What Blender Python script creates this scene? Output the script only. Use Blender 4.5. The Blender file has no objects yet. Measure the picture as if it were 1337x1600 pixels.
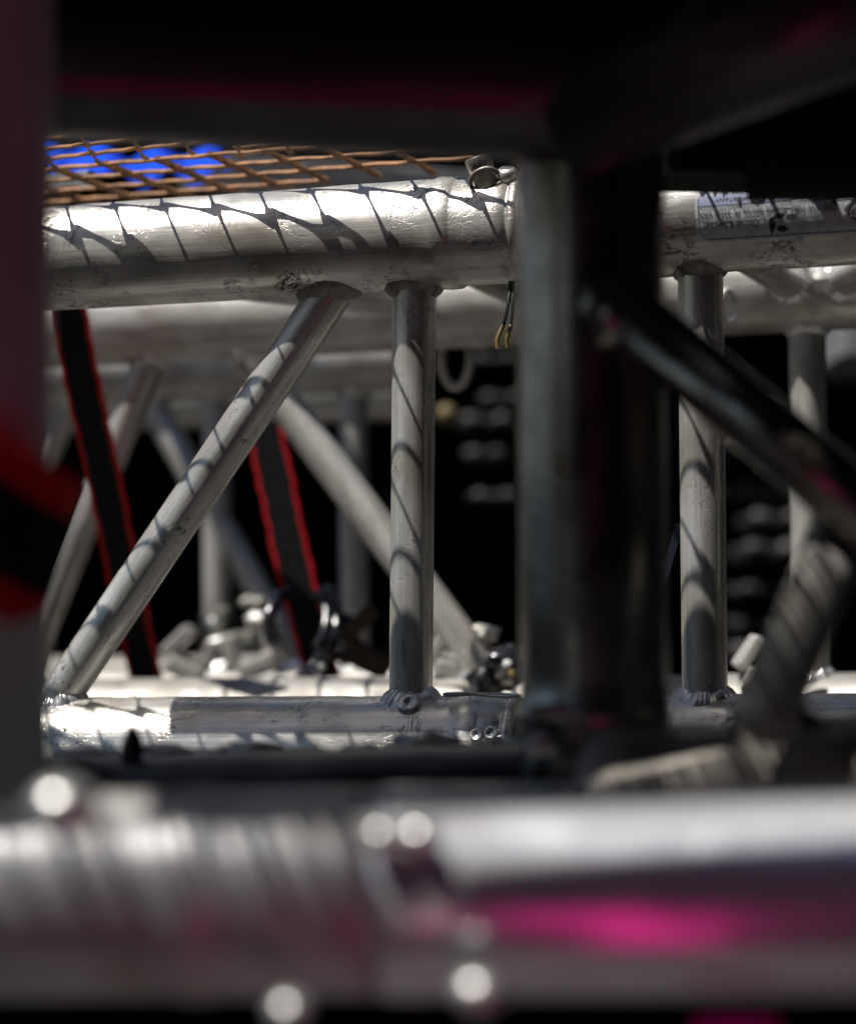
import bpy, bmesh, math, random
from mathutils import Vector, Matrix, noise
random.seed(4)
S = bpy.context.scene
COL = S.collection
PI = math.pi

# ------------------------------------------------------------------ camera
F = 3400.0                       # focal length in photograph pixels (1337 wide)
EYE = Vector((0, 0, 1.2))
pitch = math.atan(112 / F)
FWD = Vector((0, math.cos(pitch), math.sin(pitch)))
RIGHT = Vector((1, 0, 0))
UP = Vector((0, -math.sin(pitch), math.cos(pitch)))
def P(px, py, d):                # a place in the world: direction from the eye and distance along the view axis
    return EYE + d * (FWD + RIGHT * ((px - 668.5) / F) + UP * ((800 - py) / F))
cd = bpy.data.cameras.new('camera')
cam = bpy.data.objects.new('camera', cd); COL.objects.link(cam)
cam.location = EYE
cam.rotation_euler = (PI / 2 + pitch, 0, 0)
cd.sensor_fit = 'HORIZONTAL'; cd.sensor_width = 24.0; cd.lens = F / 1337 * 24
cd.clip_start = 0.02; cd.clip_end = 400
cd.dof.use_dof = True; cd.dof.focus_distance = 0.985; cd.dof.aperture_fstop = 3.7
S.camera = cam

# ------------------------------------------------------------------ sky and sun
SUN = Vector((-0.445, -0.26, 1.0)).normalized()      # towards the sun: high, from the left and a little behind the camera
W = bpy.data.worlds.new('World'); S.world = W; W.use_nodes = True
nt = W.node_tree; bg = nt.nodes['Background']
sky = nt.nodes.new('ShaderNodeTexSky'); sky.sky_type = 'NISHITA'; sky.sun_disc = False
sky.sun_elevation = math.asin(SUN.z); sky.sun_rotation = math.atan2(SUN.x, SUN.y)
nt.links.new(sky.outputs[0], bg.inputs[0]); bg.inputs[1].default_value = 0.05
sl = bpy.data.lights.new('sun', 'SUN'); sl.energy = 5.0; sl.angle = math.radians(0.5); sl.color = (1, 0.965, 0.92)
so = bpy.data.objects.new('sun', sl); COL.objects.link(so)
so.rotation_euler = SUN.to_track_quat('Z', 'Y').to_euler()
S.view_settings.view_transform = 'Standard'; S.view_settings.look = 'None'
S.view_settings.gamma = 1; S.view_settings.exposure = 0.25

# ------------------------------------------------------------------ helpers
def link(name, me, mat=None, parent=None, smooth=True):
    o = bpy.data.objects.new(name, me); COL.objects.link(o)
    if mat: me.materials.append(mat)
    if smooth:
        for p in me.polygons: p.use_smooth = True
    if parent: o.parent = parent
    return o
def tag(o, label, cat, group=None):
    o['label'] = label; o['category'] = cat
    if group: o['group'] = group
    return o
def thing(name, label, cat, loc=(0, 0, 0), group=None):
    o = bpy.data.objects.new(name, None); COL.objects.link(o); o.location = loc
    o.empty_display_size = .02
    return tag(o, label, cat, group)
def child(o, parent):                       # keeps its world place (things are only moved, never turned)
    o.parent = parent
    o.matrix_parent_inverse = Matrix.Translation(-Vector(parent.location))
    return o
def grid_mesh(name, rows, uvs=None, close_u=True, caps=False):
    n = len(rows[0]); V = [v for r in rows for v in r]; Fc = []; UV = []
    for i in range(len(rows) - 1):
        for j in range(n if close_u else n - 1):
            k = (j + 1) % n
            Fc.append((i*n + j, i*n + k, (i+1)*n + k, (i+1)*n + j))
            if uvs:
                a = uvs(i, j); b = uvs(i, j + 1); c = uvs(i + 1, j + 1); d = uvs(i + 1, j); UV += [a, b, c, d]
    if caps and close_u:
        Fc.append(tuple(range(n))[::-1]); Fc.append(tuple((len(rows)-1)*n + j for j in range(n)))
        if uvs: UV += [(0, 0)] * (2 * n)
    me = bpy.data.meshes.new(name); me.from_pydata(V, [], Fc)
    if uvs:
        l = me.uv_layers.new(name='UVMap')
        for i, u in enumerate(UV): l.data[i].uv = u
    me.update(); return me
def frame(d, ref=None):
    d = d.normalized()
    ref = ref or (Vector((0, 1, 0)) if abs(d.y) < .9 else Vector((0, 0, 1)))
    u = (ref - d * ref.dot(d)).normalized(); v = d.cross(u)
    return d, u, v                          # u points at the far side, so the seam of the UV map sits there
def tube(name, a, b, prof, mat, parent=None, seg=64, caps=True, dent=0.0, step=None):
    """prof: radius, or list of (metres from a, radius)"""
    d, u, v = frame(b - a); L = (b - a).length
    if not isinstance(prof, list): prof = [(0, prof), (L, prof)]
    if step:
        q = []
        for (s0, r0), (s1, r1) in zip(prof, prof[1:]):
            k = max(1, int((s1 - s0) / step))
            q += [(s0 + (s1-s0)*i/k, r0 + (r1-r0)*i/k) for i in range(k)]
        prof = q + [prof[-1]]
    off = random.random() * 20
    rows = []
    for s, r in prof:
        row = []
        for j in range(seg):
            t = 2*PI*j/seg; n = u*math.cos(t) + v*math.sin(t)
            rr = r
            if dent: rr += dent * noise.noise((a + d*s + n*r) * 45)
            row.append(a + d*s + n*rr)
        rows.append(row)
    R0 = max(p[1] for p in prof)
    me = grid_mesh(name, rows, lambda i, j: (j/seg*2*PI*R0 + off, prof[i][0] + off), True, caps)
    o = link(name, me, mat)
    if parent: child(o, parent)
    return o
def sweep(name, pts, rad, mat, parent=None, seg=12, sub=10, closed=False, flat=None, caps=True):
    pts = [Vector(p) for p in pts]; n = len(pts); C = []
    rng = n if closed else n - 1
    for i in range(rng):
        p0 = pts[(i-1) % n] if (closed or i > 0) else pts[0]; p1 = pts[i]; p2 = pts[(i+1) % n]
        p3 = pts[(i+2) % n] if (closed or i + 2 < n) else pts[-1]
        for k in range(sub):
            t = k/sub
            C.append(.5*((2*p1) + (p2-p0)*t + (2*p0-5*p1+4*p2-p3)*t*t + (3*p1-p0-3*p2+p3)*t**3))
    if not closed: C.append(pts[-1])
    m = len(C); rows = []; ref = None
    for i, c in enumerate(C):
        tg = (C[(i+1) % m] - C[(i-1) % m]) if closed else (C[min(i+1, m-1)] - C[max(i-1, 0)])
        if ref is None: d, u, v = frame(tg)
        else: d, u, v = frame(tg, ref)
        ref = u
        r = rad(i/(m-1)) if callable(rad) else rad
        rows.append([c + (u*math.cos(2*PI*j/seg) + v*math.sin(2*PI*j/seg)) * r for j in range(seg)])
    if closed: rows.append(rows[0])
    me = grid_mesh(name, rows, lambda i, j: (j/seg*.03, i*.002), True, caps and not closed)
    o = link(name, me, mat)
    if parent: child(o, parent)
    return o
def box_bm(bm, c, sx, sy, sz, M=None, bev=0.0):
    r = bmesh.ops.create_cube(bm, size=1.0); vs = r['verts']
    for v in vs: v.co = Vector((v.co.x*sx, v.co.y*sy, v.co.z*sz))
    if bev:
        es = list({e for v in vs for e in v.link_edges})
        rr = bmesh.ops.bevel(bm, geom=es, offset=bev, segments=2, affect='EDGES', profile=.6)
        vs = list({v for f in rr['faces'] for v in f.verts} | {v for v in vs if v.is_valid})
    for v in vs:
        p = M @ v.co if M else v.co
        v.co = p + Vector(c)
def box(name, c, s, mat, parent=None, M=None, bev=0.0):
    bm = bmesh.new(); box_bm(bm, c, s[0], s[1], s[2], M, bev)
    me = bpy.data.meshes.new(name); bm.to_mesh(me); bm.free()
    o = link(name, me, mat, None, False)
    if parent: child(o, parent)
    return o
def blob(name, c, r, mat, parent=None, sq=(1, 1, 1), lump=.0, sub=3):
    bm = bmesh.new(); bmesh.ops.create_icosphere(bm, subdivisions=sub, radius=1)
    for v in bm.verts:
        k = 1 + lump * noise.noise(v.co*1.7 + Vector(c)*90)
        v.co = Vector((v.co.x*sq[0], v.co.y*sq[1], v.co.z*sq[2])) * r * k + Vector(c)
    me = bpy.data.meshes.new(name); bm.to_mesh(me); bm.free()
    o = link(name, me, mat)
    if parent: child(o, parent)
    return o

# ------------------------------------------------------------------ materials
def newmat(name):
    m = bpy.data.materials.new(name); m.use_nodes = True
    return m, m.node_tree, m.node_tree.nodes['Principled BSDF']
def N(t, kind, **k):
    n = t.nodes.new(kind)
    for a, b in k.items():
        if a in n.inputs: n.inputs[a].default_value = b
        else: setattr(n, a, b)
    return n
def plain(name, col, rough=.5, metal=0.0, var=.25, scale=60, bump=.15, spec=.5):
    m, t, b = newmat(name)
    tc = N(t, 'ShaderNodeTexCoord'); n = N(t, 'ShaderNodeTexNoise', Scale=scale, Detail=6.0)
    t.links.new(tc.outputs['Object'], n.inputs['Vector'])
    r = N(t, 'ShaderNodeValToRGB')
    r.color_ramp.elements[0].position = .3; r.color_ramp.elements[1].position = .7
    r.color_ramp.elements[0].color = (*[c*(1-var) for c in col], 1); r.color_ramp.elements[1].color = (*[min(1, c*(1+var)) for c in col], 1)
    t.links.new(n.outputs[0], r.inputs[0]); t.links.new(r.outputs[0], b.inputs['Base Color'])
    b.inputs['Roughness'].default_value = rough; b.inputs['Metallic'].default_value = metal
    b.inputs['Specular IOR Level'].default_value = spec
    if bump:
        bp = N(t, 'ShaderNodeBump', Strength=bump, Distance=.002); t.links.new(n.outputs[0], bp.inputs['Height'])
        t.links.new(bp.outputs[0], b.inputs['Normal'])
    return m
def alu(name, base=(.66, .65, .62), metal=.62, rough=.36, grime=.5, scratch=.5, stain=.35):
    m, t, b = newmat(name); L = t.links.new
    uv = N(t, 'ShaderNodeUVMap')
    inf = N(t, 'ShaderNodeObjectInfo')
    sh = N(t, 'ShaderNodeVectorMath', operation='MULTIPLY_ADD')     # random shift per piece
    cmb = N(t, 'ShaderNodeCombineXYZ'); L(inf.outputs['Random'], cmb.inputs[2])
    sh.inputs[1].default_value = (3, 3, 3); L(cmb.outputs[0], sh.inputs[0]); L(uv.outputs[0], sh.inputs[2])
    V = sh.outputs[0]
    def nz(sx, sy, det=5., dist=0., off=0.):
        mp = N(t, 'ShaderNodeMapping'); mp.inputs['Scale'].default_value = (sx, sy, sx); mp.inputs['Location'].default_value = (off, off, off)
        L(V, mp.inputs[0]); n = N(t, 'ShaderNodeTexNoise', Scale=1.0, Detail=det, Distortion=dist); L(mp.outputs[0], n.inputs[0]); return n.outputs[0]
    def rng(x, a, b_, c=0., d=1.):
        n = N(t, 'ShaderNodeMapRange'); L(x, n.inputs[0])
        for i, q in enumerate((a, b_, c, d)): n.inputs[i+1].default_value = q
        return n.outputs[0]
    def mul(x, y, op='MULTIPLY'):
        n = N(t, 'ShaderNodeMath', operation=op)
        for i, q in enumerate((x, y)):
            if isinstance(q, float): n.inputs[i].default_value = q
            else: L(q, n.inputs[i])
        return n.outputs[0]
    def contour(x, w):                       # a thin line where the noise crosses its middle
        a = mul(x, .5, 'SUBTRACT'); n = N(t, 'ShaderNodeMath', operation='ABSOLUTE'); L(a, n.inputs[0])
        return rng(n.outputs[0], w, w*.35)
    streak = nz(900, 18, 4.)
    blot = nz(38, 26, 6.); blot2 = nz(75, 35, 5., .6, 7.)
    squig = contour(nz(150, 95, 3., 1.2, 3.), .028)
    sqm = rng(nz(30, 42, 2., 0., 11.), .55, .62)
    squig2 = contour(nz(60, 340, 2., .5, 19.), .03)
    sqm2 = rng(nz(48, 60, 2., 0., 23.), .58, .64)
    speck = rng(nz(640, 300, 4., .8, 31.), .57, .64); spm = rng(nz(45, 40, 3., 0., 37.), .50, .66)
    along = rng(nz(420, 14, 4., .3, 43.), .63, .72); alm = rng(nz(60, 22, 2., 0., 47.), .5, .6)
    d1 = mul(mul(squig, sqm), scratch*1.4); d2 = mul(mul(squig2, sqm2), scratch*.6)
    d3 = mul(mul(speck, spm), grime*1.3); d4 = mul(mul(along, alm), grime*1.1)
    dk = N(t, 'ShaderNodeMath', operation='MAXIMUM'); L(d1, dk.inputs[0]); L(d2, dk.inputs[1])
    dk2 = N(t, 'ShaderNodeMath', operation='MAXIMUM'); L(d3, dk2.inputs[0]); L(d4, dk2.inputs[1])
    dmx = N(t, 'ShaderNodeMath', operation='MAXIMUM', use_clamp=True); L(dk.outputs[0], dmx.inputs[0]); L(dk2.outputs[0], dmx.inputs[1])
    dark = N(t, 'ShaderNodeMath', operation='MULTIPLY', use_clamp=True); L(dmx.outputs[0], dark.inputs[0]); L(rng(nz(22, 30, 2., 0., 61.), .38, .58, .4, 1.0), dark.inputs[1])
    c1 = N(t, 'ShaderNodeMix', data_type='RGBA'); c1.inputs['A'].default_value = (*[q*.72 for q in base], 1); c1.inputs['B'].default_value = (*base, 1)
    L(rng(streak, .3, .7), c1.inputs['Factor'])
    c2 = N(t, 'ShaderNodeMix', data_type='RGBA'); c2.inputs['B'].default_value = (base[0]*.42, base[1]*.38, base[2]*.32, 1)
    L(mul(rng(blot, .46, .72), stain), c2.inputs['Factor']); L(c1.outputs['Result'], c2.inputs['A'])
    c3 = N(t, 'ShaderNodeMix', data_type='RGBA'); c3.inputs['B'].default_value = (.022, .02, .018, 1)
    L(dark.outputs[0], c3.inputs['Factor']); L(c2.outputs['Result'], c3.inputs['A'])
    L(c3.outputs['Result'], b.inputs['Base Color'])
    met = N(t, 'ShaderNodeMath', operation='MULTIPLY_ADD'); L(dark.outputs[0], met.inputs[0]); met.inputs[1].default_value = -metal; met.inputs[2].default_value = metal
    L(met.outputs[0], b.inputs['Metallic'])
    L(rng(blot2, .3, .7, rough*.75, rough*1.35), b.inputs['Roughness'])
    h = mul(mul(streak, .35), mul(blot2, 1.0), 'ADD'); h2 = mul(h, mul(dark.outputs[0], .8), 'SUBTRACT')
    bp = N(t, 'ShaderNodeBump', Strength=.35, Distance=.0006); L(h2, bp.inputs['Height']); L(bp.outputs[0], b.inputs['Normal'])
    return m
ALU = alu('worn_aluminium', base=(.88, .85, .79), metal=.7, rough=.33, grime=.8, scratch=.95, stain=.8)
ALUV = alu('worn_brace_aluminium', base=(.88, .855, .80), metal=.66, rough=.33, grime=.7, scratch=.1, stain=.7)
ALUM = alu('matt_grey_aluminium', base=(.78, .79, .78), metal=.05, rough=.5, grime=.3, scratch=.1, stain=.4)
ALUK = alu('shaded_rail_aluminium', base=(.12, .115, .115), metal=.6, rough=.4, grime=.3, scratch=.1, stain=.4)  # dark base puts the shade on upper rail and raised brace into the colour
ALUG = alu('shaded_chord_aluminium', base=(.40, .385, .35), metal=.4, rough=.5, grime=.6, scratch=.2, stain=.8)  # lowered base stands in for partial shade on the far bottom tubes
ALUL = alu('scuffed_aluminium', base=(.72, .71, .70), metal=.5, rough=.42, grime=.7, scratch=.3, stain=1.0)
RAILM = plain('mottled_rail', (.34, .31, .27), .5, .3, .8, 45, .6)
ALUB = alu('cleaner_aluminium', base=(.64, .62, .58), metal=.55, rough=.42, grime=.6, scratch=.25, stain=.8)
ALUF = alu('smooth_aluminium', base=(.93, .94, .96), metal=.6, rough=.21, grime=.3, scratch=.2, stain=.3)
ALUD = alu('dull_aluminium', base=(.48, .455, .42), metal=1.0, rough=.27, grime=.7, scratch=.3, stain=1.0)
WELD = plain('weld_metal', (.62, .61, .59), .3, .8, .3, 240, .25)
WELDD = plain('sooty_weld_metal', (.30, .28, .25), .5, .5, .5, 160, .4)
STEEL = plain('zinc_steel', (.45, .45, .43), .32, .85, .3, 120, .2)
PIN = plain('tarnished_pin_steel', (.30, .30, .26), .45, .7, .4, 160, .4)
BLACK = plain('black_webbing', (.008, .008, .009), .85, 0, .3, 300, .4, .2)
RED = plain('red_webbing_edge', (.55, .006, .012), .7, 0, .25, 300, .4, .3)
RUBBER = plain('black_rubber', (.012, .012, .013), .35, 0, .3, 90, .3)
GLOSSBLACK = plain('black_coated_wire', (.012, .012, .015), .18, 0, .3, 90, .1, .8)
RUST = plain('rusty_steel', (.25, .12, .05), .7, .15, .5, 130, .6)
DKRUST = plain('dark_rusty_iron', (.05, .03, .02), .6, .3, .5, 130, .6)
DECK = plain('black_plywood', (.006, .0055, .005), .8, 0, .4, 30, .3, .2)
BLACKOUT = plain('blackout_cloth', (.004, .004, .004), 1, 0, .3, 30, .2, .05)
GREYP = plain('grey_painted_steel', (.22, .22, .23), .5, .1, .3, 60, .3)
PLATE = plain('dark_cast_iron', (.028, .026, .024), .55, .2, .5, 60, .5)
PINK = plain('painted_magenta', (.95, .005, .30), .45, 0, .1, 60, .1)
BRASS = plain('brass', (.55, .42, .18), .35, .8, .3, 160, .2)
INK = plain('black_print', (.02, .02, .025), .6, 0, .3, 400, 0)
BLUEINK = plain('blue_grey_print', (.33, .36, .50), .5, 0, .1, 100, 0)
STICK = plain('silver_sticker_film', (.70, .71, .75), .35, .25, .18, 260, .2)
WHITE = plain('off_white', (.8, .8, .78), .5, 0, .1, 100, 0)
GROUND = plain('dark_asphalt', (.05, .05, .05), .9, 0, .4, 12, .5)
# blue tarp: thin, lets the sun through
BLUE, t, b = newmat('blue_tarpaulin')
b.inputs['Base Color'].default_value = (.01, .07, .75, 1); b.inputs['Roughness'].default_value = .5
tr = N(t, 'ShaderNodeBsdfTranslucent'); tr.inputs[0].default_value = (.02, .11, .95, 1)
mx = N(t, 'ShaderNodeMixShader'); mx.inputs[0].default_value = .6
t.links.new(b.outputs[0], mx.inputs[1]); t.links.new(tr.outputs[0], mx.inputs[2])
t.links.new(mx.outputs[0], t.nodes['Material Output'].inputs[0])

# ------------------------------------------------------------------ welds
def weld(parent_part, p, bd, rb, ca, cdir, R, mat, r0=.0050, n=30, phase=0., seg=10):
    """bead where a brace (axis through p along bd, towards the chord) meets a chord (axis ca, cdir, radius R)"""
    bd = bd.normalized(); cdir = cdir.normalized()
    d, u, v = frame(bd)
    steps = n * 7; pts = []; nrm = []
    for i in range(steps):
        f = 2*PI*i/steps + phase; rd = u*math.cos(f) + v*math.sin(f)
        o = p + rd * rb
        w = o - ca; w = w - cdir * w.dot(cdir); e = bd - cdir * bd.dot(cdir)
        A = e.dot(e); B = w.dot(e); Cc = w.dot(w) - R*R; D = B*B - A*Cc
        tt = (-B - math.sqrt(max(D, 0))) / A
        q = o + bd * tt
        cn = (q - ca); cn = (cn - cdir*cn.dot(cdir)).normalized()
        pts.append(q); nrm.append((cn + rd).normalized())
    rows = []; m = len(pts)
    for i in range(m):
        tg = (pts[(i+1) % m] - pts[i-1]).normalized(); a = nrm[i]; a = (a - tg*a.dot(tg)).normalized(); c = tg.cross(a)
        fr = (i % 7) / 7.0; wob = 1 +   .42 * noise.noise(pts[i] * 130) + .16 * noise.noise(pts[i] * 420)
        r = r0 * (.97 + .028 * math.sin(PI*fr)) * wob
        ctr = pts[i] - a * r0 * .25
        row = []
        for j in range(seg):
            th = 2*PI*j/seg
            lag = tg * (-.0011 * math.cos(th))            # ripples bow forward like stacked coins
            row.append(ctr + a*math.cos(th)*r*.72 + c*math.sin(th)*r*1.45 + lag)
        rows.append(row)
    rows.append(rows[0])
    o = link('weld_bead', grid_mesh('weld_bead', rows), mat)
    o.parent = parent_part; o.matrix_parent_inverse = parent_part.matrix_parent_inverse.copy() if False else Matrix.Translation(-parent_part.parent.location) if parent_part.parent else Matrix()
    o.matrix_parent_inverse = (Matrix.Translation(Vector(parent_part.parent.location)) @ parent_part.matrix_parent_inverse).inverted() if parent_part.parent else Matrix()
    return o

# ------------------------------------------------------------------ setting
g = link('ground', grid_mesh('ground', [[Vector((x, y, 0)) for x in (-60, 60)] for y in (-60, 60)], None, False), GROUND, None, False); g['kind'] = 'structure'

# ------------------------------------------------------------------ box trusses (in focus and behind)
RC = .025; RB = .0100
TL = P(80, 404.5, 1.055); TR = P(800, 357.5, .985); BL = P(80, 1171, 1.055); BR = P(800, 1173, .985)
axis = (TR - TL).normalized(); ah = Vector((axis.x, axis.y, 0)).normalized(); AWAY = Vector((-ah.y, ah.x, 0)) * .238
def on(A, B, px):                     # where the line AB is seen at picture column px
    k = (px - 668.5) / F; d = B - A; a = A - EYE
    return A + d * ((k*a.dot(FWD) - a.dot(RIGHT)) / (d.dot(RIGHT) - k*d.dot(FWD)))
class Lines:
    def __init__(s, off):
        s.ft = (TL + off, TR + off); s.fb = (BL + off, BR + off)
        s.bt = (TL + off + AWAY, TR + off + AWAY); s.bb = (BL + off + AWAY, BR + off + AWAY)
M0 = Lines(Vector((0, 0, 0)))
M2 = Lines(AWAY.normalized() * .475)
def end_profile(L, q_end, seam, big=True):
    """chord seen from its far end to the coupler end, seam = metres from the end"""
    s = L - seam
    return [(0, RC), (s - .006, RC), (s - .0045, RC + .0007), (s - .001, RC + .0009), (s + .003, RC + .0006), (s + .0045, RC - .0003),
            (s + .0055, RC - .0007), (L - .0055, RC - .0007), (L - .005, RC - .0014), (L - .0042, RC - .0014), (L - .0037, RC - .0005), (L - .0008, RC - .0005), (L, RC - .0015)]
def brace(parent, A, cA, B, cB, mat, wm=None, r=RB, name='brace', welds=(True, True), ws=40):
    """tube from chord point A (chord direction cA) to chord point B"""
    o = tube(name, A, B, r, mat, parent, 40, False)
    d = (B - A).normalized()
    if welds[0]: weld(o, A + d*.06, -d, r, A, cA, RC, wm[0] if wm else WELD, n=ws, phase=1.0)
    if welds[1]: weld(o, B - d*.06, d, r, B, cB, RC, wm[1] if wm else WELD, r0=.0064, n=ws, phase=2.0)
    return o
def vert_b(parent, ln, lb, pxt, pxb, mat, wm=None, **k):
    return brace(parent, on(*ln, pxt), axis, on(*lb, pxb), axis, mat, wm, **k)

SOOT = (WELDD, WELD)
# truss left of the joint
t1 = thing('box_truss', 'worn aluminium box truss in sharp focus with diamond mesh shadows across its top tube', 'truss', on(*M0.fb, 300), 'aluminium box trusses stacked in the yard')
J = 868
def chord(parent, ln, px0, px1, seam, mat, flip=False, dent=.00035, ring=True):
    a = on(*ln, px0); b = on(*ln, px1)
    if flip: a, b = b, a
    L = (b - a).length
    return tube('chord', a, b, end_profile(L, 0, seam) if ring else RC, mat, parent, 96, True, dent, .006)
chord(t1, M0.ft, -900, 826, .036, ALU); chord(t1, M0.fb, -900, 815, .020, ALU)
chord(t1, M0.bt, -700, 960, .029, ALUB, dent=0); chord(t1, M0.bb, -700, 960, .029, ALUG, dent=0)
vert_b(t1, M0.ft, M0.fb, 648, 641, ALUV, SOOT)
b1 = vert_b(t1, M0.ft, M0.fb, 574, 38, ALUV, SOOT)
vert_b(t1, M0.ft, M0.fb, -470, 0, ALU); vert_b(t1, M0.ft, M0.fb, -520, -900, ALU)
vert_b(t1, M0.bt, M0.bb, 345, 812, ALUV, r=.0106); vert_b(t1, M0.bt, M0.bb, 262, 5, ALUB, r=.0095); vert_b(t1, M0.bt, M0.bb, 852, 856, ALUB)
brace(t1, on(*M0.ft, 640), axis, on(*M0.bt, 846), axis, ALUB); brace(t1, on(*M0.fb, 640), axis, on(*M0.bb, 846), axis, ALUB)
brace(t1, on(*M0.ft, 80), axis, on(*M0.bt, 700), axis, ALUB); brace(t1, on(*M0.ft, -40), axis, on(*M0.bt, -300), axis, ALUB)
brace(t1, on(*M0.fb, 110), axis, on(*M0.bb, 640), axis, ALUB); brace(t1, on(*M0.fb, 50), axis, on(*M0.bb, -250), axis, ALUB)
# truss right of the joint
t2 = thing('box_truss', 'aluminium box truss carrying the upside down sticker, right of the dark upright', 'truss', on(*M0.fb, 1200), 'aluminium box trusses stacked in the yard')
chord(t2, M0.ft, 930, 2100, .029, ALU, True); chord(t2, M0.fb, 930, 2100, .029, ALU, True)
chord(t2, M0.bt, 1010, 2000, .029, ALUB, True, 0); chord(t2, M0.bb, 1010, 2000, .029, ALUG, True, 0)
vert_b(t2, M0.ft, M0.fb, 1093, 1102, ALUV, SOOT)
vert_b(t2, M0.ft, M0.fb, 1560, 1400, ALU); vert_b(t2, M0.ft, M0.fb, 1640, 2000, ALU)
vert_b(t2, M0.bt, M0.bb, 1260, 1268, ALUB); vert_b(t2, M0.bt, M0.bb, 1400, 1760, ALUB)
brace(t2, on(*M0.ft, 1085), axis, on(*M0.bt, 1245), axis, ALUB); brace(t2, on(*M0.fb, 1100), axis, on(*M0.bb, 1255), axis, ALUB)
brace(t2, on(*M0.ft, 1560), axis, on(*M0.bt, 1300), axis, ALUB); brace(t2, on(*M0.fb, 1560), axis, on(*M0.bb, 1300), axis, ALUB)
# conical connectors between the two trusses (each its own loose piece)
for ln, a, b in ((M0.ft, 796, 940), (M0.fb, 808, 940), (M0.bt, 950, 1020), (M0.bb, 950, 1020)):
    A = on(*ln, a); B = on(*ln, b); L = (B - A).length
    o = tube('connector', A, B, [(0, .016), (L*.3, .021), (L*.5, .0215), (L*.7, .021), (L, .016)], STEEL, None, 48)
    nm = 'upper' if ln in (M0.ft, M0.bt) else 'lower'; fr = 'near' if ln in (M0.ft, M0.fb) else 'far'
    tag(o, f'steel conical connector joining the {nm} {fr} tubes of the two trusses behind the dark upright', 'connector', 'conical connectors at the truss joint')
# second row of truss
t3 = thing('box_truss', 'blurred aluminium box truss in the row behind the sharp one, seen through its braces', 'truss', on(*M2.fb, 400), 'aluminium box trusses stacked in the yard')
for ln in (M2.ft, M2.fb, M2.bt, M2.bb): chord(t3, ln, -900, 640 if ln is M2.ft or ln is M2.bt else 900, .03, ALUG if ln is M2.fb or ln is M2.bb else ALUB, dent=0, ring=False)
for a, b in ((338, 340), (552, 554)): vert_b(t3, M2.ft, M2.fb, a, b, ALUB)
vert_b(t3, M2.ft, M2.fb, 205, 500, ALUB); vert_b(t3, M2.ft, M2.fb, 130, -100, ALUB)

# ------------------------------------------------------------------ details on the joint
u_c = Vector((0, 0, 1)); 
def on_surface(ln, px, elev, out=0., R=RC):      # point on the tube facing the camera at an elevation angle
    c = on(*ln, px); fwd_n = -AWAY.normalized()
    upn = axis.cross(AWAY.normalized()).normalized()
    if upn.z < 0: upn = -upn
    n = fwd_n*math.cos(elev) + upn*math.sin(elev)
    return c + n*(R + out), n
# locking pin
p, n = on_surface(M0.ft, 776, math.radians(50)); p -= n*.003
d = (Vector((-.34, -.10, 1))).normalized()
pin = tube('coupler_pin', p, p + d*.0145, [(0, .0050), (.0120, .0061), (.0138, .0061), (.0145, .0055)], PIN, None, 40)
tag(pin, 'short tarnished steel pin sticking up from the top tube beside the dark upright', 'pin')
hole = sweep('pin_collar', [p + n*.0028 + Vector((math.cos(q)*.0072, math.sin(q)*.0045, -math.sin(q)*.0055)) for q in [i*PI/4 for i in range(8)]], .0010, WELDD, None, 8, 5, True)
child(hole, pin)
blobx, n = on_surface(M0.ft, 806, math.radians(58))
st = tube('coupler_pin', blobx - n*.003, blobx + n*.0045, [(0, .0046), (.006, .0046), (.0075, .003)], ALU, None, 32)
tag(st, 'small pale aluminium stub right beside the tarnished pin on the top tube', 'pin')
# spring clip legs hanging under the coupler
clip = thing('spring_clip', 'thin black wire clip with bare metal tips hanging under the top tube by the upright', 'clip', P(795, 450, .97))
for dx, mx_, ex, ey in ((0, -6, -19, 545), (4, 2, -4, 543)):
    sweep('wire_leg', [P(797 + dx, 440, .972), P(796 + dx + mx_*.4, 475, .968), P(792 + dx + mx_, 510, .966)], .0008, RUBBER, clip)
    sweep('metal_tip', [P(792 + dx + mx_, 508, .966), P(797 + ex - 1, ey - 14, .966), P(797 + ex, ey, .966)], lambda t: .0011, BRASS, clip)
# wire clip lying on the bottom coupler
wc = sweep('wire_clip', [P(697, 1084, .975), P(725, 1083.5, .972), P(760, 1087, .970), P(806, 1089, .966), P(806, 1086, .975), P(760, 1084, .98), P(725, 1086, .98), P(697, 1087, .98)], .0007, STEEL, None, 8, 8, True)
tag(wc, 'thin bright wire clip lying along the bottom tube at the joint', 'clip')
# weld craters and rolls
wr = thing('weld_spatter', 'small round metal beads on the front of the bottom tube next to the joint', 'weld beads', on_surface(M0.fb, 745, .3)[0])
for px, e, r in ((737, 24, .0030), (752, 18, .0020), (767, 20, .0034), (775, 12, .0022), (790, 22, .0036), (803, 14, .0028)):
    q, n = on_surface(M0.fb, px, math.radians(e), -.0008, RC - .0005)
    d_, u_, v_ = frame(n)
    rows = [[q + n*h*r + (u_*math.cos(k*PI/10) + v_*math.sin(k*PI/10))*w*r for k in range(20)] for w, h in ((1.1, -.3), (1.0, .35), (.8, .62), (.55, .6), (.3, .4), (.05, .36))]
    child(link('bead', grid_mesh('bead', rows, None, True, True), WELD), wr)
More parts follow.
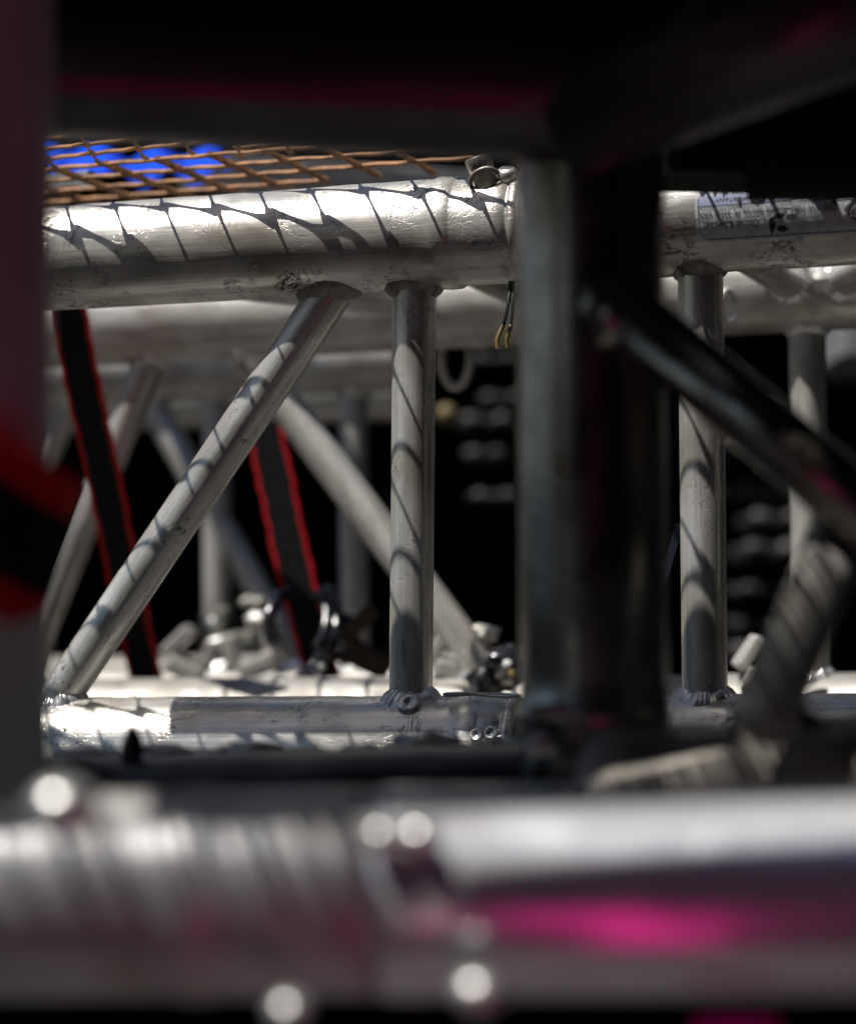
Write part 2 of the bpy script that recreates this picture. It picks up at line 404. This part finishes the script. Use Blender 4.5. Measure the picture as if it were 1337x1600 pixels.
# end crater of the weld at the foot of the sharp brace
q, n = on_surface(M0.fb, 656, math.radians(56), .0012)
n = (n + Vector((0, -.9, 0))).normalized(); d_, u_, v_ = frame(n); r = .0052
rows = [[q + n*h*r + (u_*math.cos(k*PI/14) + v_*math.sin(k*PI/14))*w*r*(1 + .06*noise.noise(Vector((w*3, math.cos(k*PI/14)*1.5, math.sin(k*PI/14)*1.5)))) for k in range(28)] for w, h in ((1.15, -.6), (1.12, .0), (1.0, .28), (.8, .42), (.55, .46), (.38, .41), (.22, .30), (.03, .25))]
wcr = link('weld_crater', grid_mesh('weld_crater', rows, None, True, True), WELD); child(wcr, t1)

# ------------------------------------------------------------------ sticker with print, upside down
stk = thing('printed_sticker', 'scraped silver sticker with small upside down print and diamond logo on the top tube', 'sticker', on_surface(M0.ft, 1200, 0)[0])
SA = on(*M0.ft, 1103); fw = -AWAY.normalized(); upn = axis.cross(AWAY.normalized()).normalized()
if upn.z < 0: upn = -upn
def cyl(s, a, out):                              # s metres along from the sticker's left edge, a metres round the tube (up positive)
    e = a / RC; return SA + axis*s + (fw*math.cos(e) + upn*math.sin(e))*(RC + out)
def patch(name, s0, s1, a0, a1, out, mat, parent, rag=0., ns=60, na=16, cr=0.0):
    rows = []
    for i in range(na + 1):
        row = []
        for j in range(ns + 1):
            s = s0 + (s1 - s0)*j/ns; a = a0 + (a1 - a0)*i/na
            if rag and i == na: a += rag*noise.noise(Vector((s*260, 3, 0))) + rag*.6*noise.noise(Vector((s*900, 5, 0)))
            if rag and j == 0: s += rag*.3*noise.noise(Vector((a*500, 9, 0)))
            row.append(cyl(s, a, out))
        rows.append(row)
    return child(link(name, grid_mesh(name, rows, None, False), mat), parent)
patch('sticker_film', 0, .165, -.0155, .0085, .00075, STICK, stk, .0035, 200)
patch('blue_field', .0015, .0400, .0000, .0042, .0009, BLUEINK, stk, .0012, 60)
patch('blue_field', .0405, .0600, .0002, .0095, .0009, BLUEINK, stk, .001, 60)
def line_strip(s0, a0, s1, a1, w, mat=INK):
    k = 24; rows = []
    for j in range(k + 1):
        t = j/k; rows.append([cyl(s0+(s1-s0)*t - w*.5*(a1 != a0 and s0 == s1), a0+(a1-a0)*t - w*.5*(s0 != s1), .0010), cyl(s0+(s1-s0)*t + w*.5*(s0 == s1), a0+(a1-a0)*t + w*.5*(s0 != s1), .0010)])
    child(link('printed_rule', grid_mesh('printed_rule', rows, None, False), mat, None, False), stk)
line_strip(.004, -.0142, .15, -.0142, .00035); line_strip(.0008, -.0008, .15, -.0008, .0003)
line_strip(.0012, -.011, .0012, .0035, .0003); line_strip(.0405, -.0008, .0405, .009, .0003); line_strip(.0605, -.0008, .0605, .009, .0003)
line_strip(.0012, -.011, .0042, -.0142, .0003)
def text(body, s_start, s_len, a_base, cap, bold=0.0):
    cu = bpy.data.curves.new('text', 'FONT'); cu.body = body; cu.size = 1; cu.resolution_u = 3; cu.offset = bold
    ob = bpy.data.objects.new('text', cu); COL.objects.link(ob)
    bpy.context.view_layer.update()
    dg = bpy.context.evaluated_depsgraph_get(); me = bpy.data.meshes.new_from_object(ob.evaluated_get(dg))
    bpy.data.objects.remove(ob)
    bm = bmesh.new(); bm.from_mesh(me); bmesh.ops.triangulate(bm, faces=bm.faces); bm.to_mesh(me); bm.free()
    xs = [v.co.x for v in me.vertices]; w = max(xs) - min(xs); x0 = min(xs); kk = cap/.7
    for v in me.vertices: v.co = cyl(s_start - (v.co.x - x0)/w*s_len, a_base - v.co.y*kk, .00105)
    me.name = 'lettering'
    return child(link('lettering', me, INK, None, False), stk)
text('5200 NW 108th Avenue Sunrise, FL 33351 USA', .0600, .0585, -.0022, .0031, .004)
text('Chauvet & Sons Inc.', .0268, .0235, -.0068, .0031, .004)
text('IMPORTANT', .0245, .0160, .0030, .0015, .004)
text('PLEASE REFER TO USER MANUAL', .0380, .0290, .0062, .0017, .004)
# diamond logo: nested square rings turned on a corner
def ring_diamond(cs, ca_, r1, r2):
    rows = []
    for r in (r1, r2): rows.append([cyl(cs + math.cos(k*PI/2)*r, ca_ + math.sin(k*PI/2)*r, .00105) for k in range(4)])
    child(link('logo', grid_mesh('logo', rows), INK, None, False), stk)
ring_diamond(.0680, -.0052, .0052, .0040); ring_diamond(.0680, -.0052, .0031, .0020); ring_diamond(.0680, -.0052, .0011, .0003)
# scrapes: bare notches and torn flaps
for s, a, w, h, mt in ((.0355, -.0060, .0052, .0028, INK), (.0325, -.0095, .0026, .0062, INK), (.0370, -.0115, .0050, .0025, INK), (.0400, -.0035, .0062, .0012, WELD), (.0190, .0010, .0018, .0030, INK), (.0265, .0012, .0060, .0022, INK), (.0365, .0048, .0012, .0030, INK), (.0590, -.0018, .0016, .0020, INK), (.0660, -.0075, .0016, .0016, WELD), (.0030, .0060, .0020, .0040, INK), (.0085, .0062, .0015, .0040, INK), (.0125, .0060, .0016, .0040, INK)):
    c = []; K = 18
    for k in range(K):
        t = 2*PI*k/K; rr = 1 + .55*noise.noise(Vector((math.cos(t)*1.6 + s*900, math.sin(t)*1.6, a*700)))
        c.append(cyl(s + math.cos(t)*w*.5*rr, a + math.sin(t)*h*.5*rr, .0012 if mt is INK else .0013))
    ctr = cyl(s, a, .0012)
    child(link('scrape', grid_mesh('scrape', [c, [ctr]*K]), mt, None, False), stk)

# ------------------------------------------------------------------ expanded metal mesh on top, casting the diamond shadows
MZ = EYE.z + .207
mesh_o = None
A_ = Vector((-.0006, .0225, 0)); B_ = Vector((.0240, -.0126, 0))
V = []; Fc = []
def strand(p, q, w0, w1, h):
    d = (q - p); L = d.length; d.normalize(); s = Vector((-d.y, d.x, 0)); z = Vector((0, 0, 1)); base = len(V)
    for t, k in ((-.06, w0*.7), (0, w0), (.31, w1), (.69, w1), (1, w0), (1.06, w0*.7)):
        c = p + d*L*t + z*(.0003*math.sin(2*PI*t))
        V.extend([c + s*k + z*h*.3, c + z*h, c - s*k - z*h*.3, c - z*h])
    for i in range(5):
        for j in range(4):
            a = base + i*4 + j; b_ = base + i*4 + (j+1) % 4; Fc.append((a, b_, b_ + 4, a + 4))
    Fc.append(tuple(base + j for j in range(4))[::-1]); Fc.append(tuple(base + 20 + j for j in range(4)))
qq, nn = on_surface(M0.ft, 198, math.radians(58)); org = qq + SUN*((MZ - qq.z)/SUN.z)
for i in range(-34, 44):
    for j in range(-26, 42):
        p = org + A_*i + B_*j
        if not (-.50 < p.x < .62 and .76 < p.y < 1.0 - .32*p.x) or p.x > .13: continue
        o_ = Vector((.0006, .0014, 0))
        strand(p - o_, p + A_ + o_, .0026, .0009, .0012); strand(p + o_, p + B_ - o_, .0025, .0009, .0011)
A2 = Vector((.0085, .0255, 0)); B2 = Vector((.0270, -.0115, 0))
for i in range(-10, 16):
    for j in range(-22, 20):
        p = Vector((-.14, 1.03, MZ)) + A2*i + B2*j
        lim = 1.20 if p.x < -.15 else max(1.03, 1.20 - (p.x + .15)*.95)
        if not (1.004 - .32*p.x < p.y < lim and -.32 < p.x < .0): continue
        strand(p, p + A2, .0026, .0014, .0020); strand(p, p + B2, .0024, .0011, .0012)
me = bpy.data.meshes.new('mesh_sheet'); me.from_pydata(V, [], Fc); me.update()
mp = thing('expanded_metal_mesh', 'rusty diamond mesh panel lying over the trusses, upper left above the lit tube', 'mesh panel', (-.2, 1.3, MZ))
child(link('mesh_sheet', me, RUST, None, False), mp)
box('frame_bar', P(118, 292, 1.17) + Vector((-.03, 0, 0)), (.10, .012, .008), STEEL, mp, Matrix.Rotation(math.radians(-28), 3, 'Z'), .001)
q0, n0 = on_surface(M0.fb, 330, math.radians(24)); q1, n0 = on_surface(M0.fb, 700, math.radians(24))
def up_to(q, z): return q + SUN*((z - q.z)/SUN.z)
e0 = up_to(q0, MZ + .012); e1 = up_to(q1, MZ + .012); ax_ = (e1 - e0).normalized(); wdt = .030
cb = (e0 + ax_*.36) + AWAY.normalized()*wdt*.5
box('shadow_bar', cb, (.74, wdt, .010), GREYP, mp, Matrix.Rotation(math.atan2(ax_.y, ax_.x), 3, 'Z'), .001)  # hidden bar added to cast a shadow band on the bottom tube
tarp = link('blue_tarp', grid_mesh('blue_tarp', [[Vector((-.262 + .125*j/24, 1.42 + .085*i/8, EYE.z + .285 + .006*math.sin(j*.9) + .004*math.sin(i*1.7 + j*.3))) for j in range(25)] for i in range(9)], None, False), BLUE)
tag(tarp, 'bright blue tarpaulin glimpsed through the rusty diamond mesh at upper left', 'tarp')
bm_ = box('grey_beam', P(560, 285, 1.62), (.26, .05, .02), GREYP, None, Matrix.Rotation(math.radians(22), 3, 'Z'), .003)
tag(bm_, 'pale grey flat bar lying behind the top tube at the right end of the mesh', 'bar')

# ------------------------------------------------------------------ straps
def strap(name, pts, width, wdir, parent_label, cat, edge=.16, dep=.0016, group=None):
    pts = [Vector(p) for p in pts]; C = []
    n = len(pts)
    for i in range(n - 1):
        p0 = pts[max(i-1, 0)]; p1 = pts[i]; p2 = pts[i+1]; p3 = pts[min(i+2, n-1)]
        for k in range(14):
            t = k/14; C.append(.5*((2*p1) + (p2-p0)*t + (2*p0-5*p1+4*p2-p3)*t*t + (3*p1-p0-3*p2+p3)*t**3))
    C.append(pts[-1])
    th = thing(name, parent_label, cat, C[-1], group)
    def strip(nm, a, b, mat, o=0.):
        rows = []
        for i, c in enumerate(C):
            tg = (C[min(i+1, len(C)-1)] - C[max(i-1, 0)]).normalized()
            w = wdir(i/(len(C)-1)) if callable(wdir) else wdir
            w = (w - tg*w.dot(tg)).normalized(); nn = tg.cross(w)
            wob = 1 + .035*math.sin(i*1.3) + .02*math.sin(i*.47 + 1)
            rows.append([c + w*width*a*wob + nn*(dep+o), c + w*width*b*wob + nn*(dep+o), c + w*width*b*wob - nn*(dep+o), c + w*width*a*wob - nn*(dep+o)])
        child(link(nm, grid_mesh(nm, rows, None, True, True), mat, None, False), th)
    strip('webbing', -.5 + edge, .5 - edge, BLACK); strip('red_edge', -.5, -.5 + edge, RED, -.0002); strip('red_edge', .5 - edge, .5, RED, -.0002)
    return th
strap('ratchet_strap', [P(98, 380, 1.20), P(108, 490, 1.22), P(134, 620, 1.25), P(165, 760, 1.29), P(198, 920, 1.34), P(231, 1075, 1.385), P(238, 1110, 1.39)], .0205, RIGHT, 'black strap with red edges slanting down behind the long diagonal brace at left', 'strap', .11)
strap('ratchet_strap', [P(410, 660, 1.36), P(428, 740, 1.36), P(455, 870, 1.36), P(486, 990, 1.36), P(512, 1090, 1.36)], .0225, RIGHT, 'black red-edged strap running down into the black hook between the braces', 'strap', .10)
# hook at the end of the second strap
hk = thing('strap_hook', 'glossy black wire hook hanging at the lower end of the second strap', 'hook', P(480, 1085, 1.30))
sweep('hook_wire', [P(452, 925, 1.32), P(432, 935, 1.31), P(420, 965, 1.30), P(424, 995, 1.30), P(437, 1004, 1.30)], .0042, GLOSSBLACK, hk)
sweep('hook_wire', [P(496, 935, 1.33), P(512, 924, 1.32), P(524, 950, 1.31), P(524, 985, 1.30), P(508, 1010, 1.29), P(492, 1040, 1.29), P(470, 1062, 1.28), P(444, 1092, 1.27)], .0040, GLOSSBLACK, hk)
sweep('hook_wire', [P(504, 930, 1.31), P(510, 960, 1.30), P(505, 992, 1.29), P(494, 1010, 1.28)], .0030, GLOSSBLACK, hk)
sweep('hook_wire', [P(484, 1045, 1.29), P(500, 1062, 1.28), P(516, 1092, 1.27)], .0034, GLOSSBLACK, hk)
blob('hook_rivet', P(503, 1042, 1.27), .0022, STEEL, hk)

# ------------------------------------------------------------------ rings, caps, clamps behind
def ring(px, py, d, rx, rz, tr_, mat, label, rot=0.):
    pts = [P(px, py, d) + Vector((math.cos(a)*rx*math.cos(rot), math.cos(a)*rx*math.sin(rot), math.sin(a)*rz)) for a in [i*PI/6 for i in range(12)]]
    o = sweep('eyelet_ring', pts, tr_, mat, None, 12, 4, True); tag(o, label, 'ring', 'rings under the far top tube'); return o
ring(712, 560, 1.262, .0085, .0165, .0028, ALUB, 'pale metal ring hanging under the far top tube left of the upright')
ring(1137, 478, 1.14, .0048, .0085, .0018, ALUB, 'small pale ring beside the head of the brace under the sticker', .5)
cap = thing('rubber_cap', 'shiny black rubber cap at the foot of the pale diagonal brace by the upright', 'rubber cap', P(785, 1050, 1.19))
blob('cap_body', P(788, 1046, 1.19), .0125, GLOSSBLACK, cap, (1, .9, 1.05), .35)
blob('cap_body', P(765, 1062, 1.19), .010, RUBBER, cap, (1.2, .9, .9), .35)
blob('cap_fleck', P(799, 1052, 1.175), .0020, BRASS, cap, lump=.5); blob('cap_fleck', P(792, 1038, 1.175), .0022, WHITE, cap, lump=.5)  # small brass and white flecks on the cap
def clamp(px, py, d, mat, label, s=1.0, rot=0.):
    c = P(px, py, d); th = thing('tube_clamp', label, 'clamp', c, 'clamps and fittings on the far bottom tubes')
    R = Matrix.Rotation(rot, 3, 'Y')
    box('clamp_jaw', c, (.024*s, .03*s, .012*s), mat, th, R, .003*s)
    box('clamp_jaw', c + R @ Vector((-.012*s, 0, .013*s)), (.008*s, .028*s, .022*s), mat, th, R @ Matrix.Rotation(.3, 3, 'Y'), .002*s)
    a = c + R @ Vector((.008*s, -.004*s, -.002)); tube('clamp_bolt', a, a + (R @ Vector((.004, -.004, .028)))*s, .0038*s, mat, th, 16)
    blob('wing_nut', a + (R @ Vector((.004, -.004, .026)))*s, .0065*s, mat, th, (1.5, .6, .8), .4)
clamp(375, 1000, 1.48, PIN, 'small tarnished clamp with a bolt on the far bottom tube beside the taped brace', 1.0, -.1)
clamp(575, 1030, 1.34, DKRUST, 'dark rusty clamp with upright bolt left of the foot of the sharp brace', 1.25, .45)
clamp(548, 1018, 1.36, DKRUST, 'dark iron lever tilted towards the hook, left of the rusty clamp', .8, -.8)
clamp(710, 1048, 1.25, ALUB, 'pale aluminium clamp just right of the foot of the sharp brace', 1.0, .2)
clamp(290, 1046, 1.45, ALUB, 'pale aluminium clamp low behind the bottom tube, right of the first strap', 1.1, .5)
clamp(405, 1040, 1.42, ALUB, 'pale aluminium clamp low behind the bottom tube, left of the black hook', 1.1, -.4)
clamp(1190, 1062, 1.16, ALUB, 'pale clamp on the far bottom tube between the two right hand uprights', .9, .3)
tp = tube('black_tape_collar', P(340, 962, 1.49), P(341, 1012, 1.49), .0125, RUBBER, None, 32); tag(tp, 'black tape wrapped round the foot of a far upright brace', 'tape')
ct = thing('cable_tie', 'thin dark blue cable tie end sticking out beside the right sharp brace', 'cable tie', P(1045, 880, .97))
box('tie_tail', P(1048, 865, .985), (.0035, .001, .028), plain('blue_black_nylon', (.02, .025, .045), .3), ct, Matrix.Rotation(math.radians(17), 3, 'Y'))

# ------------------------------------------------------------------ foreground frame: upright, rails and braces
fg = thing('truss_frame', 'dark out of focus aluminium frame with thick upright and diagonal braces in front', 'truss frame', P(925, 1180, .72))
ua = P(921, 150, .72); ub = P(929, 1240, .72); L = (ub - ua).length
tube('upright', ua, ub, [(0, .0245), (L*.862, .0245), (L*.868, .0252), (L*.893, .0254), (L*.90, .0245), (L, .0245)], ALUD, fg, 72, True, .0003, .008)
def fweld(px, py, d, r, k, sq=(1, 1, .5), mat=WELD): blob('weld_bead', P(px, py, d), r, mat, fg, sq, k)
fweld(868, 1112, .700, .0068, .4, (1.6, .6, .45)); fweld(850, 1165, .69, .0045, .5, (1.2, .6, .8))
# lower rail under the upright
ra = P(900, 1262, .70); rb_ = P(1700, 1240, .68); Lr = (rb_ - ra).length
tube('lower_rail', ra, rb_, [(0, .010), (.002, .018), (.006, .0235), (.012, .0252), (Lr, .0252)], RAILM, fg, 72, True, .0012, .006)
rc_ = P(-60, 1292, .80); rd_ = P(905, 1272, .74)
tube('lower_rail', rc_, rd_, .0245, RUBBER, fg, 60, True, .0012, .006)
# upper rail and raised brace at top right
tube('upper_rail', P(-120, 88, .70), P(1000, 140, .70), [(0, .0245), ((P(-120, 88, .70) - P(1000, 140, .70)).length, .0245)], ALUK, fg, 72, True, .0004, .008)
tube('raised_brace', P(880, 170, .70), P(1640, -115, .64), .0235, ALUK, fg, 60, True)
# diagonal braces at right
k1 = P(1560, 975, .67)
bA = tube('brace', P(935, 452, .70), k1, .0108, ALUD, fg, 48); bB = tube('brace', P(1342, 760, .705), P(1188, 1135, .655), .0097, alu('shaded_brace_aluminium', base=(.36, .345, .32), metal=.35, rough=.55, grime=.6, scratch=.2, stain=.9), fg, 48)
blob('weld_bead', P(948, 480, .695), .010, ALUD, fg, (.8, .7, 1.3), .3)
for px, py, r in ((1225, 1120, .009), (1185, 1132, .007), (1255, 1135, .008), (1300, 1140, .007), (1330, 1138, .006)): fweld(px, py, .69, r, .5, (1.3, .9, .55), WELDD)
for px, py, r in ((1130, 1148, .005), (1080, 1140, .0045)): fweld(px, py, .72, r, .5, (1.6, .9, .5), ALU)
lc = box('black_case', P(1330, 205, .86), (.150, .05, .043), DECK, None, Matrix.Rotation(.02, 3, 'Y'), .003); tag(lc, 'black case hanging between the upright and the right edge above the sticker', 'case')
rail = tube('crossing_rail', P(1172, 240, .84), P(1800, 233, .80), .0180, DECK, None, 48)
tag(rail, 'black rubber covered bar crossing above the sticker at upper right', 'bar')
# black straps and lumps lying on the lower rail
pile = thing('black_cloth', 'crumpled black cloth wrapped along the low rail under the bottom tube', 'cloth', P(500, 1215, .80))
for i in range(30):
    px = 100 + i*27 + random.uniform(-10, 10)
    blob('cloth_fold', P(px, 1213 + random.uniform(-8, 10) + (10 if px < 450 else -8), .775), .0075*random.uniform(.8, 1.25), RUBBER, pile, (1.5, 1, .8), .6)
blob('cloth_fold', P(206, 1180, .78), .0075, RUBBER, pile, (.5, .6, 1.3), .2)
for i, (px, py, r) in enumerate(((120, 1178, .0045), (250, 1176, .006), (330, 1180, .0045), (390, 1172, .006), (430, 1180, .005), (660, 1160, .0065), (700, 1166, .004), (765, 1163, .004), (815, 1160, .005), (635, 1168, .004))):
    blob('foil_scrap', P(px, py, .80), r, ALUB, pile, (1.8, 1, .55), .6)

# ------------------------------------------------------------------ nearest truss: big blurred bottom tube and left upright
nr = thing('box_truss', 'nearest blurred truss, big shiny tube along the bottom and grey upright at far left', 'truss', P(668, 1560, .52), 'aluminium box trusses stacked in the yard')
na = P(-300, 1402, .53); nb = P(2000, 1390, .51); Ln = (nb - na).length
sj = (P(590, 1400, .52) - na).length
def lprof(L_, j):
    return [(0, .0243), (j - .052, .0243), (j - .050, .0250), (j - .044, .0252), (j - .041, .0243), (j, .0243), (j + .002, .0250), (j + .011, .0252), (j + .013, .0247), (L_, .0247)]
tube('chord', na, on(na, nb, 592), [(0, .0243), (sj - .049, .0243), (sj - .047, .0250), (sj - .041, .0252), (sj - .038, .0243), (sj + .0008, .0243)], ALUL, nr, 96, True, .0004, .006)
nc = on(na, nb, 590)
tube('coupler', nc, nb, [(0, .0243), (.003, .0249), (.011, .0250), (.015, .0247), ((nb - nc).length, .0247)], ALUF, nr, 96, True, .0001, .006)
tube('upright', P(-58, -300, .60), P(-68, 1330, .60), .0252, ALUM, nr, 72, True, .0003, .01)
for px, py, d, r in ((598, 1308, .497, .0046), (655, 1306, .497, .0046), (100, 1262, .47, .0078), (452, 1580, .484, .0050), (748, 1550, .484, .0062)):
    blob('rivet', P(px, py, d), r, WELD, nr, (1, 1, .8))
# strap round the left upright
pts = []
c0 = P(-62, 790, .60)
for k in range(-2, 13):
    a = PI + .15 + k*(PI)/10.0; a = -PI*.95 + k*(PI*1.05)/10
    pts.append(c0 + Vector((math.cos(a)*.0275, math.sin(a)*.0275, .022 - (math.cos(a) + 1)*.0185)))
strap('ratchet_strap', pts, .042, Vector((.28, 0, 1)), 'blurred black strap with wide red edges round the grey upright at far left', 'strap', .23, .0010)
# magenta reflection on the upper rail, painted as a coloured strip
def tape(name, pl, axis_a, axis_b, R, a0, a1, s0, s1, shape, label):  # lays the painted reflection strip along a tube, not real tape
    d, u, v = frame(axis_b - axis_a); toc = (EYE - (axis_a + axis_b)/2); toc = (toc - d*toc.dot(d)).normalized(); w = d.cross(toc)
    if w.z < 0: w = -w
    rows = []
    for j in range(41):
        t = j/40; lo, hi = shape(t); row = []
        for i in range(13):
            e = math.radians(lo + (hi - lo)*i/12); row.append(axis_a + d*(s0 + (s1 - s0)*t) + (toc*math.cos(e) + w*math.sin(e))*R)
        rows.append(row)
    o = link(name, grid_mesh(name, rows, None, False), plain('magenta_reflection', (.30, .02, .10), .5)); tag(o, label, 'tape'); return o  # painted reflection, filed under the tape category
s600 = (P(590, 1400, .52) - na).length; s1160 = (P(1165, 1395, .515) - na).length
def shp(t):
    hi = -12 + 2*math.sin(t*PI); lo = -20 - 26*max(0, (t - .38)/.62)**1.2
    if t > .93: k = (t - .93)/.07; hi -= 12*k*k; lo += 6*k*k
    return lo, hi

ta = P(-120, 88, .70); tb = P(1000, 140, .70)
tape('painted_magenta', 0, ta, tb, .0249, 0, 0, .035, .190, lambda t: (-22 + 2*t, -9 - 3*t), 'dim painted magenta reflection stripe along the dark upper rail at top left')
box_p = box('magenta_tag', P(1150, 1618, .50), (.02, .004, .007), PINK, None, None, .002); tag(box_p, 'magenta tag peeping up at the bottom edge of the picture', 'tag')

# ------------------------------------------------------------------ dark surroundings
dk = thing('stage_deck', 'black stage deck boards overhead in front, filling the top of the picture', 'deck', (0, .4, EYE.z + .19))  # gaps between the boards are placed to aim sunlight at chosen tubes
def board(x0, x1, y0, y1): box('deck_board', ((x0+x1)/2, (y0+y1)/2, EYE.z + .192), (x1-x0, y1-y0, .016), DECK, dk, None, .001)
board(-.40, -.236, .415, .447); board(-.207, .9, .415, .4235) if False else board(-.110, .9, .415, .4315); board(.25, .9, .4325, .446)
xx = -.234
while xx < -.130:                                    # narrow slats added out of view to chop the sun on the big tube
    w_ = random.uniform(.0018, .0034); o = box('light_slat', (xx + w_/2, .4335, EYE.z + .192), (w_, .037, .0016), DECK, dk); xx += w_ + random.uniform(.0008, .0018)
board(-.40, -.202, .4485, .615); board(-.172, .9, .4485, .5785); board(-.172, -.092, .5800, .615); board(.046, .9, .5800, .615)
board(-.40, -.012, .617, .655); board(.058, .9, .617, .655); board(-.0115, .0575, .638, .655); board(-.40, .9, .657, .76); board(.08, .9, .762, .86)
box('bounce_blocker', (-.036, .2, EYE.z - .185), (.006, .46, .10), DECK, dk, None, .001)  # unseen panel added to keep magenta bounce off the left upright
mp_ = [(-.008, -.02), (.062, -.02), (.068, .415), (.042, .415), (.030, .26), (-.006, .20)]
mc = link('magenta_case', grid_mesh('magenta_case', [[Vector((x, y, EYE.z - .235 + k*.05)) for x, y in mp_] for k in (0, 1)], None, True, True), PINK, None, False); tag(mc, 'magenta case below the nearest tube, mirrored in its underside', 'case')
bk = [[Vector((-1.6 + 3.2*j/80, -1.1 + .04*math.sin(j*.9), .02 + i*3.0)) for j in range(81)] for i in (0, 1)]  # unseen black sheet added to cut sky light from behind
o = link('blackout_sheet', grid_mesh('blackout_sheet', bk, None, False), BLACKOUT); tag(o, 'added black sheet behind the camera, keeping sky light off the near tubes', 'blackout')
bk = [[Vector((1.35 + .04*math.sin(j*.9), -1.1 + 3.8*j/90, .02 + i*3.0)) for j in range(91)] for i in (0, 1)]  # unseen black sheet added to cut sky light from the right
o = link('blackout_sheet', grid_mesh('blackout_sheet', bk, None, False), BLACKOUT); tag(o, 'added black sheet beyond the right end of the trusses, blocking sky light', 'blackout')
xx = -.0905
while xx < .043:  # more added slats, breaking up the sun on the right brace and rail
    w_ = random.uniform(.0018, .0036); box('light_slat', (xx + w_/2, .5975 if xx < -.016 else .608, EYE.z + (.192 if xx < -.016 else .1895)), (w_, .033 if xx < -.016 else .054, .0016), DECK, dk); xx += w_ + random.uniform(.0007, .0017)
bk = [[Vector((-1.3 + .04*math.sin(j*.9), -1.1 + 4.6*j/110, .02 + i*1.27)) for j in range(111)] for i in (0, 1)]  # unseen low sheet added to cut sky light from the left
o = link('blackout_sheet', grid_mesh('blackout_sheet', bk, None, False), BLACKOUT); tag(o, 'added black sheet beyond the left end of the trusses, blocking sky light', 'blackout')
# black sheet and roof added to keep the background dark
rows = []
for i in (0, 1):
    rows.append([Vector((-2.2 + 4.6*j/160, 3.6 + .05*math.sin(j*.8) + .03*math.sin(j*.37), 0.02 + i*2.6)) for j in range(161)])
cu = link('blackout_sheet', grid_mesh('blackout_sheet', rows, None, False), BLACKOUT); tag(cu, 'added black sheet far behind all the trusses, standing in for darkness', 'blackout')
rf = box('sunshade', (.1, 2.9, EYE.z + .62), (4.6, 1.7, .03), DECK); tag(rf, 'dark canopy added to shade the space behind the trusses', 'sunshade')  # roof panel added to keep sun off the background
# stacked castings
def plate(px, py, d, w, h, label, grp):
    c = P(px, py, d); th = thing('stacked_casting', label, 'casting', c, grp)
    box('plate', c, (w, .10, h*.55), PLATE, th, Matrix.Rotation(random.uniform(-.03, .03), 3, 'Y'), .004)
    for s in (-1, 1):
        blob('boss', c + Vector((s*w*.27, -.045, h*.1)), h*.42, PLATE, th, (1.3, .8, .8), .4, 2)
for i in range(8):
    plate(1185 + random.uniform(-22, 22), 655 + i*52 + random.uniform(-9, 9), 1.95 + random.uniform(0, .2), random.uniform(.05, .09), random.uniform(.014, .03), f'dim dark iron casting in the blurred stack at right, {["topmost", "second from the top", "third from the top", "fourth from the top", "fourth from the bottom", "third from the bottom", "second from the bottom", "lowest"][i]}', 'dark castings stacked behind the right brace')
for i in range(5):
    plate(768 + random.uniform(-18, 18), 570 + i*50 + random.uniform(-9, 9), 2.0 + random.uniform(0, .2), random.uniform(.035, .06), random.uniform(.012, .026), f'dim dark iron casting in the blurred stack left of the upright, {["topmost", "second from the top", "middle one", "second from the bottom", "lowest"][i]}', 'dark castings stacked left of the upright')
bu = blob('brass_bulb', P(697, 648, 1.8), .009, plain('old_brass', (.16, .13, .06), .6, .3)); tag(bu, 'dull brass knob blurred in the dark beside the sharp brace', 'knob')
gp = box('grey_case', P(1345, 545, 1.9), (.07, .2, .035), GREYP, None, None, .003); tag(gp, 'dim grey case edge far back at the right edge of the picture', 'case')
